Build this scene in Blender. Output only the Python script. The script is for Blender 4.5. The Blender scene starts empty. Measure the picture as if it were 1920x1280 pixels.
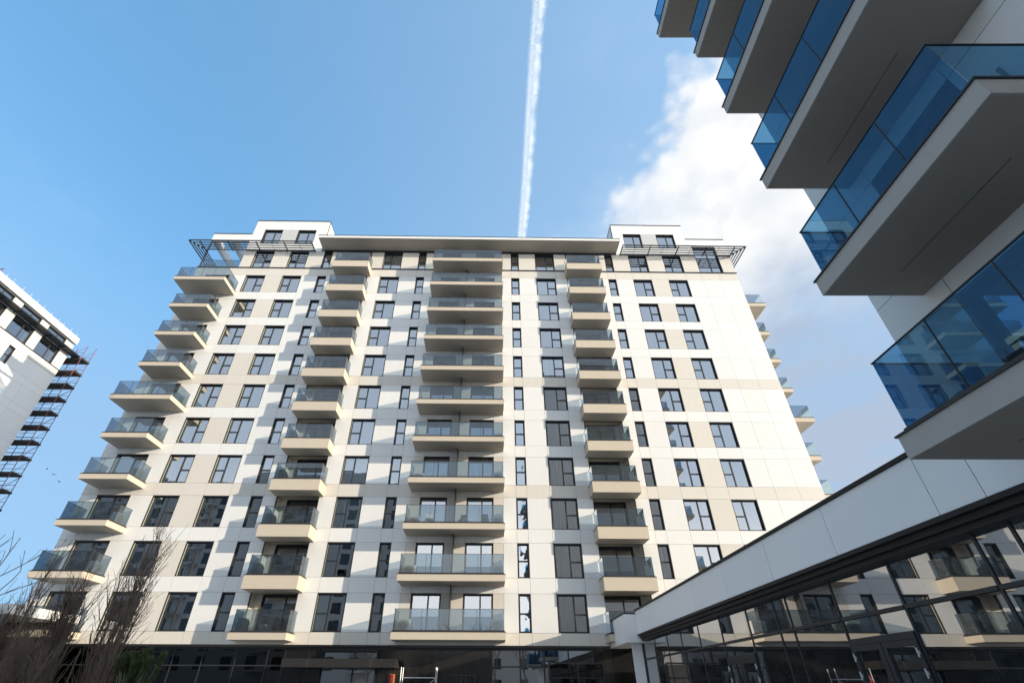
import bpy, math, random
from mathutils import Vector, Matrix

random.seed(11)
R = math.radians
scene = bpy.context.scene
COL = scene.collection

# ------------------------------------------------------------------ camera
cam_data = bpy.data.cameras.new('camera')
cam = bpy.data.objects.new('camera', cam_data)
COL.objects.link(cam)
scene.camera = cam
PITCH, YAW, ROLL = R(33.12), R(0.60), R(0.21)
fwd = Vector((math.sin(YAW) * math.cos(PITCH), math.cos(YAW) * math.cos(PITCH), math.sin(PITCH)))
r0 = Vector((math.cos(YAW), -math.sin(YAW), 0))
u0 = r0.cross(fwd)
rgt = r0 * math.cos(ROLL) + u0 * math.sin(ROLL)
upv = u0 * math.cos(ROLL) - r0 * math.sin(ROLL)
cam.matrix_world = Matrix(((rgt.x, upv.x, -fwd.x, 0), (rgt.y, upv.y, -fwd.y, 0), (rgt.z, upv.z, -fwd.z, 1.6), (0, 0, 0, 1)))
cam_data.sensor_width = 36
cam_data.lens = 16.228
cam_data.shift_x = 0.01655
cam_data.shift_y = 0.04553
cam_data.clip_start = 0.05
cam_data.clip_end = 30000

# ------------------------------------------------------------------ sun, sky, exposure
SUN = Vector((2.3, -1.0, 0.58)).normalized()          # towards the sun
sun_data = bpy.data.lights.new('sun', 'SUN')
sun_data.energy = 2.0
sun_data.angle = R(0.6)
sun_data.color = (1.0, 0.88, 0.70)
sun = bpy.data.objects.new('sun', sun_data)
COL.objects.link(sun)
sun.rotation_euler = SUN.to_track_quat('Z', 'Y').to_euler()

world = bpy.data.worlds.new('World')
scene.world = world
world.use_nodes = True
SKY_STRENGTH = 0.15
EXPOSURE = 1.6


def build_world():
    nt = world.node_tree
    N, L = nt.nodes, nt.links
    N.clear()

    def nd(t, **k):
        n = N.new(t)
        for a, b in k.items():
            setattr(n, a, b)
        return n

    def val(x, sock):
        if isinstance(x, (int, float)):
            sock.default_value = x
        elif isinstance(x, tuple):
            sock.default_value = x
        else:
            L.new(x, sock)

    def ma(op, a, b=0.0, clamp=False):
        n = nd('ShaderNodeMath', operation=op, use_clamp=clamp)
        val(a, n.inputs[0]); val(b, n.inputs[1])
        return n.outputs[0]

    def ramp(x, lo, hi, a=0.0, b=1.0):
        n = nd('ShaderNodeMapRange', interpolation_type='SMOOTHSTEP')
        val(x, n.inputs[0])
        n.inputs[1].default_value = lo; n.inputs[2].default_value = hi
        n.inputs[3].default_value = a; n.inputs[4].default_value = b
        return n.outputs[0]

    def noise(vec, scale, detail, rough, w=0.0):
        n = nd('ShaderNodeTexNoise', noise_dimensions='4D')
        L.new(vec, n.inputs['Vector'])
        n.inputs['W'].default_value = w
        n.inputs['Scale'].default_value = scale
        n.inputs['Detail'].default_value = detail
        n.inputs['Roughness'].default_value = rough
        return n.outputs['Fac']

    def mixc(f, a, b):
        n = nd('ShaderNodeMix', data_type='RGBA')
        val(f, n.inputs[0]); val(a, n.inputs[6]); val(b, n.inputs[7])
        return n.outputs[2]

    sky = nd('ShaderNodeTexSky', sky_type='NISHITA')
    sky.sun_disc = False
    sky.sun_elevation = math.asin(SUN.z)
    sky.sun_rotation = math.atan2(SUN.x, SUN.y)
    sky.altitude = 100
    sky.air_density = 1.0
    sky.dust_density = 0.0
    sky.ozone_density = 3.0

    tc = nd('ShaderNodeTexCoord')
    sep = nd('ShaderNodeSeparateXYZ')
    L.new(tc.outputs['Generated'], sep.inputs[0])
    z = ma('MAXIMUM', sep.outputs[2], 0.06)
    u = ma('DIVIDE', sep.outputs[0], z)
    v = ma('DIVIDE', sep.outputs[1], z)
    comb = nd('ShaderNodeCombineXYZ')
    L.new(u, comb.inputs[0]); L.new(v, comb.inputs[1])
    uv = comb.outputs[0]
    n1 = noise(uv, 4.2, 10, 0.62, 1.3)
    n2 = noise(uv, 2.0, 6, 0.55, 4.1)
    n3 = noise(uv, 9.0, 8, 0.6, 7.7)
    # cloud bank whose edge runs along u = .36 - .27 (v - .37) on the cloud layer, up to v = .33
    s = ma('ADD', ma('SUBTRACT', u, 0.375), ma('MULTIPLY', ma('SUBTRACT', v, 0.37), 0.27))
    t = ma('MULTIPLY', ma('SUBTRACT', v, 0.335), 1.1)
    core = ma('MINIMUM', s, t)
    def billow(scale):
        vn = nd('ShaderNodeTexVoronoi', feature='SMOOTH_F1', voronoi_dimensions='2D')
        wv = nd('ShaderNodeVectorMath', operation='ADD')
        wn = nd('ShaderNodeTexNoise'); wn.inputs['Scale'].default_value = scale * 0.8; wn.inputs['Detail'].default_value = 4
        L.new(uv, wn.inputs['Vector'])
        ws = nd('ShaderNodeVectorMath', operation='SCALE'); ws.inputs['Scale'].default_value = 0.9 / scale
        L.new(wn.outputs['Color'], ws.inputs[0])
        L.new(uv, wv.inputs[0]); L.new(ws.outputs[0], wv.inputs[1])
        L.new(wv.outputs[0], vn.inputs['Vector'])
        vn.inputs['Scale'].default_value = scale
        vn.inputs['Smoothness'].default_value = 0.6
        return ma('SUBTRACT', 0.45, vn.outputs['Distance'])
    core = ma('ADD', core, ma('MULTIPLY', ma('SUBTRACT', n1, 0.5), 0.19))
    core = ma('ADD', core, ma('ADD', ma('MULTIPLY', billow(7.0), 0.13), ma('MULTIPLY', billow(21.0), 0.06)))
    soft = ramp(v, 0.45, 1.0)
    dens = ma('ADD', ma('MULTIPLY', ramp(core, 0.0, 0.09), ma('SUBTRACT', 1.0, soft)), ma('MULTIPLY', ramp(core, -0.14, 0.34), soft), True)
    # the bank breaks up further out
    holes = ramp(ma('ADD', n2, ma('MULTIPLY', ma('SUBTRACT', n3, 0.5), 0.3)), 0.36, 0.60, 0.5, 1.0)
    far = ramp(ma('ADD', u, v), 1.5, 2.2)
    dens = ma('MULTIPLY', dens, ma('ADD', ma('SUBTRACT', 1.0, far), ma('MULTIPLY', far, holes)), True)
    # unseen broken cumulus added behind the viewpoint to brighten the shaded walls
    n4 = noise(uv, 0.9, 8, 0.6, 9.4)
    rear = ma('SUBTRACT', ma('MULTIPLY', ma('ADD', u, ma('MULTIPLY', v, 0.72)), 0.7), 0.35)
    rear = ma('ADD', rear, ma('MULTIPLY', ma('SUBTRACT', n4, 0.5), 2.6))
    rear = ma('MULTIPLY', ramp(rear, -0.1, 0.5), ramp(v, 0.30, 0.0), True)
    # thin high veil, patchy everywhere
    veil = ma('MULTIPLY', ramp(noise(uv, 0.8, 7, 0.62, 2.2), 0.48, 0.8), 0.22)
    # sunlit tops and grey-blue bodies
    grey = ramp(ma('ADD', core, ma('MULTIPLY', ma('SUBTRACT', n2, 0.5), 0.7)), 0.24, 0.90)
    fold = ma('MULTIPLY', ramp(ma('ADD', n1, ma('MULTIPLY', billow(11.0), 0.35)), 0.58, 0.38), 0.25)
    grey = ma('MAXIMUM', grey, fold)
    ccol = mixc(grey, (2.3, 2.3, 2.3, 1), (1.02, 1.24, 1.58, 1))
    gm = nd('ShaderNodeGamma')                      # hazy air: flattens the zenith-to-horizon range
    L.new(sky.outputs[0], gm.inputs['Color'])
    gm.inputs['Gamma'].default_value = 0.45
    mu = nd('ShaderNodeMix', data_type='RGBA', blend_type='MULTIPLY')
    mu.inputs[0].default_value = 1.0
    L.new(gm.outputs[0], mu.inputs[6]); mu.inputs[7].default_value = (0.55, 0.98, 1.30, 1)
    haze = ma('MULTIPLY', ramp(s, -1.1, 0.1), 0.26)
    veil = ma('ADD', ma('ADD', veil, haze), 0.0, True)
    c1 = mixc(veil, mu.outputs[2], (1.72, 2.20, 2.72, 1))
    lowsky = ma('MULTIPLY', ma('MULTIPLY', ramp(ma('SQRT', ma('ADD', ma('MULTIPLY', u, u), ma('MULTIPLY', v, v))), 0.9, 2.6), ramp(v, -0.4, 0.3)), 0.8)
    c1 = mixc(lowsky, c1, (0.78, 1.25, 1.86, 1))              # distance haze low in front
    rear_fill = ma('MULTIPLY', ramp(v, 0.0, -1.0), 0.55)  # pale veil added behind the view to fill the facade's shade
    c1 = mixc(rear_fill, c1, (2.7, 2.85, 3.0, 1))
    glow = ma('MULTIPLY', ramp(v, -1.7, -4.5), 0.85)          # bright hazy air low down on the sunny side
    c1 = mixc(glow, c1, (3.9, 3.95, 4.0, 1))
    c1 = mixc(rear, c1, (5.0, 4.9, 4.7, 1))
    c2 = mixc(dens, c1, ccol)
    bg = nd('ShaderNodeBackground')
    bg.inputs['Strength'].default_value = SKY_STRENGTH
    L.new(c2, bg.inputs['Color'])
    out = nd('ShaderNodeOutputWorld')
    L.new(bg.outputs[0], out.inputs[0])


build_world()
vs = scene.view_settings
vs.view_transform = 'Standard'
vs.look = 'None'
vs.exposure = EXPOSURE
vs.gamma = 1.0
vs.use_curve_mapping = False
scene.render.engine = 'CYCLES'
scene.cycles.max_bounces = 8
scene.cycles.glossy_bounces = 4
scene.cycles.transparent_max_bounces = 16
scene.cycles.use_denoising = True
scene.cycles.sample_clamp_indirect = 6.0


# ------------------------------------------------------------------ materials
def new_mat(name):
    m = bpy.data.materials.new(name)
    m.use_nodes = True
    nt = m.node_tree
    for n in list(nt.nodes):
        nt.nodes.remove(n)
    out = nt.nodes.new('ShaderNodeOutputMaterial')
    return m, nt, out


def solid(name, col, rough=0.6, spec=0.4, metal=0.0, vary=0.04, nscale=1.6, streak=0.0, bump=0.0, bscale=40.0, coords='Object', mottled=0.0):
    """Principled with per-object tint, soft mottling, optional rain streaks and fine relief."""
    m, nt, out = new_mat(name)
    N, L = nt.nodes, nt.links
    p = N.new('ShaderNodeBsdfPrincipled')
    p.inputs['Roughness'].default_value = rough
    p.inputs['Metallic'].default_value = metal
    p.inputs['Specular IOR Level'].default_value = spec
    oi = N.new('ShaderNodeObjectInfo')
    geo = N.new('ShaderNodeNewGeometry')
    nz = N.new('ShaderNodeTexNoise')
    nz.inputs['Scale'].default_value = nscale
    nz.inputs['Detail'].default_value = 5
    nz.inputs['Roughness'].default_value = 0.6
    L.new(geo.outputs['Position'], nz.inputs['Vector'])
    # brightness = 1 + vary*(random-.5) + mottled*(noise-.5)
    a = N.new('ShaderNodeMath'); a.operation = 'MULTIPLY_ADD'
    L.new(oi.outputs['Random'], a.inputs[0]); a.inputs[1].default_value = vary; a.inputs[2].default_value = 1 - vary / 2
    b = N.new('ShaderNodeMath'); b.operation = 'MULTIPLY_ADD'
    L.new(nz.outputs['Fac'], b.inputs[0]); b.inputs[1].default_value = mottled or 0.05; b.inputs[2].default_value = -(mottled or 0.05) / 2
    c = N.new('ShaderNodeMath'); c.operation = 'ADD'
    L.new(a.outputs[0], c.inputs[0]); L.new(b.outputs[0], c.inputs[1])
    br = c.outputs[0]
    if streak:
        mp = N.new('ShaderNodeMapping'); mp.inputs['Scale'].default_value = (3.0, 3.0, 0.18)
        L.new(geo.outputs['Position'], mp.inputs['Vector'])
        n2 = N.new('ShaderNodeTexNoise'); n2.inputs['Scale'].default_value = 2.2; n2.inputs['Detail'].default_value = 6
        L.new(mp.outputs[0], n2.inputs['Vector'])
        d = N.new('ShaderNodeMath'); d.operation = 'MULTIPLY_ADD'
        L.new(n2.outputs['Fac'], d.inputs[0]); d.inputs[1].default_value = streak; d.inputs[2].default_value = -streak / 2
        e = N.new('ShaderNodeMath'); e.operation = 'ADD'
        L.new(br, e.inputs[0]); L.new(d.outputs[0], e.inputs[1])
        br = e.outputs[0]
    mx = N.new('ShaderNodeVectorMath'); mx.operation = 'SCALE'
    mx.inputs[0].default_value = col
    L.new(br, mx.inputs['Scale'])
    L.new(mx.outputs[0], p.inputs['Base Color'])
    if bump:
        n3 = N.new('ShaderNodeTexNoise'); n3.inputs['Scale'].default_value = bscale; n3.inputs['Detail'].default_value = 3
        L.new(geo.outputs['Position'], n3.inputs['Vector'])
        bp = N.new('ShaderNodeBump'); bp.inputs['Strength'].default_value = bump; bp.inputs['Distance'].default_value = 0.01
        L.new(n3.outputs['Fac'], bp.inputs['Height'])
        L.new(bp.outputs[0], p.inputs['Normal'])
    L.new(p.outputs[0], out.inputs[0])
    return m


def glass(name, tint, base, gain, wobble=0.0, wscale=1.0, rough=0.0, gcol=(0.95, 0.97, 1.0), dust=0.0):
    """Thin architectural glazing: tinted see-through plus mirror reflection rising with Fresnel."""
    m, nt, out = new_mat(name)
    N, L = nt.nodes, nt.links
    tr = N.new('ShaderNodeBsdfTransparent'); tr.inputs[0].default_value = (*tint, 1)
    gl = N.new('ShaderNodeBsdfGlossy'); gl.inputs['Roughness'].default_value = rough
    gl.inputs[0].default_value = (*gcol, 1)
    fr = N.new('ShaderNodeFresnel'); fr.inputs['IOR'].default_value = 1.52
    f = N.new('ShaderNodeMath'); f.operation = 'MULTIPLY_ADD'; f.use_clamp = True
    L.new(fr.outputs[0], f.inputs[0]); f.inputs[1].default_value = gain; f.inputs[2].default_value = base
    if wobble:
        geo = N.new('ShaderNodeNewGeometry'); oi = N.new('ShaderNodeObjectInfo')
        ad = N.new('ShaderNodeVectorMath'); ad.operation = 'ADD'
        L.new(geo.outputs['Position'], ad.inputs[0])
        sc = N.new('ShaderNodeVectorMath'); sc.operation = 'SCALE'
        sc.inputs[0].default_value = (37, 51, 23); L.new(oi.outputs['Random'], sc.inputs['Scale'])
        L.new(sc.outputs[0], ad.inputs[1])
        nz = N.new('ShaderNodeTexNoise'); nz.inputs['Scale'].default_value = wscale; nz.inputs['Detail'].default_value = 1.0
        L.new(ad.outputs[0], nz.inputs['Vector'])
        bp = N.new('ShaderNodeBump'); bp.inputs['Strength'].default_value = 1.0; bp.inputs['Distance'].default_value = wobble
        L.new(nz.outputs['Fac'], bp.inputs['Height'])
        L.new(bp.outputs[0], gl.inputs['Normal'])
    mx = N.new('ShaderNodeMixShader')
    L.new(f.outputs[0], mx.inputs[0]); L.new(tr.outputs[0], mx.inputs[1]); L.new(gl.outputs[0], mx.inputs[2])
    sh = mx.outputs[0]
    if dust:
        df = N.new('ShaderNodeBsdfDiffuse'); df.inputs[0].default_value = (0.5, 0.5, 0.48, 1)
        g2 = N.new('ShaderNodeNewGeometry')
        n2 = N.new('ShaderNodeTexNoise'); n2.inputs['Scale'].default_value = 2.5; n2.inputs['Detail'].default_value = 8; n2.inputs['Roughness'].default_value = 0.7
        L.new(g2.outputs['Position'], n2.inputs['Vector'])
        r2 = N.new('ShaderNodeMapRange'); r2.inputs[1].default_value = 0.4; r2.inputs[2].default_value = 0.75
        r2.inputs[3].default_value = dust * 0.25; r2.inputs[4].default_value = dust
        L.new(n2.outputs['Fac'], r2.inputs[0])
        m2 = N.new('ShaderNodeMixShader')
        L.new(r2.outputs[0], m2.inputs[0]); L.new(sh, m2.inputs[1]); L.new(df.outputs[0], m2.inputs[2])
        sh = m2.outputs[0]
    L.new(sh, out.inputs[0])
    return m


M = {}
M['white'] = solid('white_panel', (0.735, 0.725, 0.705), 0.55, 0.3, vary=0.05, streak=0.06)
M['beige'] = solid('beige_panel', (0.64, 0.60, 0.54), 0.6, 0.3, vary=0.04, streak=0.06)
M['fascia'] = solid('white_fascia', (0.87, 0.855, 0.835), 0.38, 0.5, vary=0.03, streak=0.03)
M['farwall'] = solid('grey_wall', (0.42, 0.41, 0.40), 0.8, 0.2)
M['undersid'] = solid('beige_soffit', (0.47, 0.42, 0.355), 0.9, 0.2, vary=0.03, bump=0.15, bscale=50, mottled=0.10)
M['lit_jamb'] = solid('sunlit_jamb', (0.36, 0.37, 0.28), 0.95, 0.1, vary=0.2)  # sunlight on the jamb put into its colour
M['greypanel'] = solid('grey_panel', (0.50, 0.50, 0.49), 0.6, 0.3)
M['render'] = solid('beige_render', (0.56, 0.485, 0.39), 0.85, 0.2, vary=0.03, bump=0.25, bscale=60, mottled=0.10)
M['greyrender'] = solid('grey_render', (0.43, 0.40, 0.365), 0.9, 0.2, vary=0.03, bump=0.5, bscale=38, mottled=0.18, nscale=3)
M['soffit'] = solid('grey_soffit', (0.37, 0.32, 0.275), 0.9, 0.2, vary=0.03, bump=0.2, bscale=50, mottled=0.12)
M['joint'] = solid('joint_grey', (0.16, 0.155, 0.15), 0.9, 0.1)
M['metal'] = solid('anthracite_metal', (0.022, 0.024, 0.028), 0.42, 0.5, vary=0.1)
M['bronze'] = solid('bronze_metal', (0.026, 0.024, 0.024), 0.55, 0.25, vary=0.05, mottled=0.2)
M['kerb'] = solid('dark_kerb', (0.03, 0.03, 0.034), 0.5, 0.4)
M['stone'] = solid('black_stone', (0.016, 0.015, 0.015), 0.12, 0.55, vary=0.25, streak=0.9)
M['inside'] = solid('room_dark', (0.028, 0.030, 0.033), 0.9, 0.1, vary=0.6)
M['plaster'] = solid('room_plaster', (0.62, 0.62, 0.52), 0.9, 0.1)
M['curtain'] = solid('curtain_cloth', (0.55, 0.60, 0.60), 0.95, 0.1, vary=0.3)
M['blind'] = solid('blind_cloth', (0.16, 0.16, 0.16), 0.95, 0.1, vary=0.3)
M['acwhite'] = solid('ac_casing', (0.55, 0.55, 0.53), 0.5, 0.4)
M['fan'] = solid('ac_dark', (0.03, 0.03, 0.03), 0.6, 0.3)
M['red'] = solid('red_paint', (0.30, 0.045, 0.06), 0.5, 0.4)
M['tube'] = solid('scaffold_tube', (0.15, 0.05, 0.06), 0.5, 0.4, vary=0.5)
M['orange'] = solid('orange_paint', (0.75, 0.30, 0.05), 0.5, 0.4)
M['steel'] = solid('galvanised_steel', (0.55, 0.56, 0.57), 0.4, 0.5, metal=0.5)
M['plank'] = solid('scaffold_deck', (0.055, 0.05, 0.045), 0.9, 0.2, vary=0.3)
M['paving'] = solid('paving', (0.46, 0.445, 0.42), 0.85, 0.3, mottled=0.25, nscale=0.8, bump=0.2, bscale=20)
M['bark'] = solid('grey_bark', (0.22, 0.185, 0.155), 0.95, 0.1, mottled=0.5, nscale=9)
M['twig'] = solid('brown_twig', (0.20, 0.145, 0.11), 0.95, 0.1, mottled=0.6, nscale=5)
M['twigdark'] = solid('purple_twig', (0.115, 0.068, 0.052), 0.95, 0.1, mottled=0.6, nscale=5)
M['needle'] = solid('pine_needle', (0.085, 0.110, 0.040), 0.7, 0.3, mottled=0.9, nscale=7)
M['bird'] = solid('bird_dark', (0.03, 0.03, 0.032), 0.9, 0.1)
M['glass'] = glass('window_glass', (0.60, 0.66, 0.64), 0.40, 1.0, wobble=0.0012, wscale=1.3)
M['glass2'] = glass('curved_window_glass', (0.60, 0.66, 0.64), 0.46, 1.0, wobble=0.006, wscale=1.6)
M['rail'] = glass('balcony_glass', (0.30, 0.40, 0.47), 0.06, 1.0, gcol=(0.85, 0.93, 1.0), dust=0.07)
M['railblue'] = glass('blue_balcony_glass', (0.10, 0.27, 0.43), 0.03, 1.1, gcol=(0.36, 0.70, 1.0), dust=0.05)
M['shop'] = glass('shop_glass', (0.22, 0.25, 0.24), 0.34, 1.1, wobble=0.0012, wscale=0.7, dust=0.05)
M['shopblack'] = glass('black_glass', (0.06, 0.065, 0.07), 0.035, 0.9, wobble=0.002, wscale=0.8)
cm, cnt, cout = new_mat('vapour')
cd = cnt.nodes.new('ShaderNodeBsdfDiffuse'); cd.inputs[0].default_value = (0.95, 0.95, 0.95, 1)
ct = cnt.nodes.new('ShaderNodeBsdfTranslucent'); ct.inputs[0].default_value = (0.95, 0.95, 0.95, 1)
cx = cnt.nodes.new('ShaderNodeMixShader'); cx.inputs[0].default_value = 0.45
cnt.links.new(cd.outputs[0], cx.inputs[1]); cnt.links.new(ct.outputs[0], cx.inputs[2]); cnt.links.new(cx.outputs[0], cout.inputs[0])
M['vapour'] = cm


# ------------------------------------------------------------------ mesh helpers
class MB:
    """Collects faces; build() links them as one object."""

    def __init__(self):
        self.v, self.f, self.mi, self.mats = [], [], [], []

    def slot(self, mat):
        if mat not in self.mats:
            self.mats.append(mat)
        return self.mats.index(mat)

    def quad(self, a, b, c, d, mat):
        i = len(self.v)
        self.v += [tuple(a), tuple(b), tuple(c), tuple(d)]
        self.f.append((i, i + 1, i + 2, i + 3)); self.mi.append(self.slot(mat))

    def box(self, x0, x1, y0, y1, z0, z1, mat):
        i = len(self.v)
        self.v += [(x0, y0, z0), (x1, y0, z0), (x1, y1, z0), (x0, y1, z0), (x0, y0, z1), (x1, y0, z1), (x1, y1, z1), (x0, y1, z1)]
        for q in ((0, 3, 2, 1), (4, 5, 6, 7), (0, 1, 5, 4), (1, 2, 6, 5), (2, 3, 7, 6), (3, 0, 4, 7)):
            self.f.append(tuple(i + k for k in q)); self.mi.append(self.slot(mat))

    def seg(self, a, b, ra, rb, mat, n=4):
        a, b = Vector(a), Vector(b)
        d = (b - a)
        if d.length < 1e-6:
            return
        d.normalize()
        s = d.cross(Vector((0.31, 0.83, 0.46)))
        if s.length < 1e-3:
            s = d.cross(Vector((1, 0, 0)))
        s.normalize()
        t = d.cross(s)
        i = len(self.v)
        for k in range(n):
            an = 2 * math.pi * k / n
            o = s * math.cos(an) + t * math.sin(an)
            self.v.append(tuple(a + o * ra))
        for k in range(n):
            an = 2 * math.pi * k / n
            o = s * math.cos(an) + t * math.sin(an)
            self.v.append(tuple(b + o * rb))
        sl = self.slot(mat)
        for k in range(n):
            j = (k + 1) % n
            self.f.append((i + k, i + j, i + n + j, i + n + k)); self.mi.append(sl)

    def data(self, name):
        me = bpy.data.meshes.new(name)
        me.from_pydata(self.v, [], self.f)
        for m in self.mats:
            me.materials.append(M[m])
        if len(self.mats) > 1:
            me.polygons.foreach_set('material_index', self.mi)
        me.update()
        return me

    def build(self, name, parent=None, loc=(0, 0, 0)):
        return put(name, self.data(name), parent, loc)


def put(name, data, parent=None, loc=(0, 0, 0), rz=0.0):
    o = bpy.data.objects.new(name, data)
    COL.objects.link(o)
    o.parent = parent
    o.location = loc
    if rz:
        o.rotation_euler = (0, 0, rz)
    return o


def thing(name, label, cat, loc=(0, 0, 0), rz=0.0, group=None):
    o = put(name, None, None, loc, rz)
    tag(o, label, cat, group)
    return o


def tag(o, label, cat, group=None):
    o['label'] = label
    o['category'] = cat
    if group:
        o['group'] = group
    return o


_boxes = {}


def box(name, x0, x1, y0, y1, z0, z1, mat, parent):
    """A box piece; alike boxes share their mesh."""
    d = (round(x1 - x0, 3), round(y1 - y0, 3), round(z1 - z0, 3), mat)
    me = _boxes.get(d)
    if me is None:
        b = MB()
        b.box(-d[0] / 2, d[0] / 2, -d[1] / 2, d[1] / 2, -d[2] / 2, d[2] / 2, mat)
        me = _boxes[d] = b.data(name)
    return put(name, me, parent, ((x0 + x1) / 2, (y0 + y1) / 2, (z0 + z1) / 2))


_quads = {}


def pane(name, a, w, h, axis, mat, parent):
    """A sheet of glass from corner a, w along x (axis 'x') or y (axis 'y'), h up."""
    k = (round(w, 3), round(h, 3), axis, mat)
    me = _quads.get(k)
    if me is None:
        b = MB()
        e = (w, 0, 0) if axis == 'x' else (0, w, 0)
        b.quad((0, 0, 0), e, (e[0], e[1], h), (0, 0, h), mat)
        me = _quads[k] = b.data(name)
    return put(name, me, parent, a)


# ------------------------------------------------------------------ building kit (local frame: facade plane y = 0 facing -y)
_win = {}


def window(parent, x0, x1, z0, z1, kind, curtain=None, y=0.0, name='window', mat='glass', room=0.75, pale=False):
    """Metal-lined opening: frame mesh > panes, reveal (room edge), curtain."""
    w, h = round(x1 - x0, 3), round(z1 - z0, 3)
    key = (w, h, kind, room, pale)
    if key not in _win:
        b = MB()
        t, dp = 0.045, 0.21
        b.box(0, t, 0.0, 0.085 if pale else dp, 0, h, 'metal')
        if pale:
            b.box(0, t, 0.087, 0.148, 0.036, h - 0.07, 'lit_jamb')  # left jamb only: sunlit strip painted in a paler tone
        b.box(w - t, w, 0.0, dp, 0, h, 'metal')
        b.box(t, w - t, 0.0, dp, h - t - 0.02, h, 'metal'); b.box(t, w - t, -0.012, dp, 0, 0.035, 'metal')
        s, ya, yb = 0.06, 0.15, 0.205
        fx0, fx1, fz0, fz1 = t, w - t, 0.035, h - t - 0.02
        b.box(fx0, fx0 + s, ya, yb, fz0, fz1, 'metal'); b.box(fx1 - s, fx1, ya, yb, fz0, fz1, 'metal')
        b.box(fx0 + s, fx1 - s, ya, yb, fz0, fz0 + s, 'metal'); b.box(fx0 + s, fx1 - s, ya, yb, fz1 - s, fz1, 'metal')
        ix0, ix1, iz0, iz1 = fx0 + s, fx1 - s, fz0 + s, fz1 - s
        m = 0.045
        panes = []
        if kind == 'N':
            zc = iz0 + (iz1 - iz0) * 0.49
            b.box(ix0, ix1, ya - 0.01, yb, zc - m, zc + m, 'metal')
            panes = [(ix0, ix1, iz0, zc - m), (ix0, ix1, zc + m, iz1)]
        elif kind in 'LR':
            xc = ix0 + (ix1 - ix0) * (0.42 if kind == 'R' else 0.58)      # R: large pane on the right
            zc = iz0 + (iz1 - iz0) * 0.47
            b.box(xc - m, xc + m, ya - 0.01, yb, iz0, iz1, 'metal')
            if kind == 'R':
                b.box(ix0, xc - m, ya - 0.01, yb, zc - m, zc + m, 'metal')
                panes = [(ix0, xc - m, iz0, zc - m), (ix0, xc - m, zc + m, iz1), (xc + m, ix1, iz0, iz1)]
            else:
                b.box(xc + m, ix1, ya - 0.01, yb, zc - m, zc + m, 'metal')
                panes = [(xc + m, ix1, iz0, zc - m), (xc + m, ix1, zc + m, iz1), (ix0, xc - m, iz0, iz1)]
        else:                                       # 'D' two tall sashes, 'T' three
            n = 2 if kind == 'D' else 3
            cuts = [ix0 + (ix1 - ix0) * (0.58 if n == 2 else k / n) for k in range(1, n)]
            e = [ix0]
            for c in cuts:
                b.box(c - m, c + m, ya - 0.01, yb, iz0, iz1, 'metal')
                e += [c - m, c + m]
            e.append(ix1)
            panes = [(e[2 * k], e[2 * k + 1], iz0, iz1) for k in range(n)]
        rv = MB()
        d0, d1 = 0.21, 0.21 + room
        rv.quad((0.03, d0, 0), (0.03, d0, h), (0.03, d1, h), (0.03, d1, 0), 'plaster')
        rv.quad((w - 0.03, d0, 0), (w - 0.03, d1, 0), (w - 0.03, d1, h), (w - 0.03, d0, h), 'plaster')
        rv.quad((0, d0, h - 0.02), (w, d0, h - 0.02), (w, d1, h - 0.02), (0, d1, h - 0.02), 'plaster')
        rv.quad((0, d0, 0.01), (0, d1, 0.01), (w, d1, 0.01), (w, d0, 0.01), 'inside')
        rv.quad((0, d1, 0), (0, d1, h), (w, d1, h), (w, d1, 0), 'inside')
        _win[key] = (b.data('window_frame'), panes, rv.data('reveal'))
    fr, panes, rv = _win[key]
    o = put(name, fr, parent, (x0, y, z0))
    put('reveal', rv, o)
    for (a, b_, c, d) in panes:
        pane('pane', (a, 0.18, c), b_ - a, d - c, 'x', mat, o)
    if curtain:
        cl = MB()
        lo, hi, cmat = curtain
        n = max(6, int((hi - lo) * w / 0.055))
        pts = [(w * (lo + (hi - lo) * k / n), 0.30 + 0.022 * math.sin(k * 1.9 + x0 * 7) + 0.012 * math.sin(k * 0.7 + z0)) for k in range(n + 1)]
        for p, q in zip(pts[:-1], pts[1:]):
            cl.quad((*p, 0.05), (*q, 0.05), (*q, h - 0.06), (*p, h - 0.06), cmat)
        cl.build('curtain', o)
    return o


_bal = {}


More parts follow.
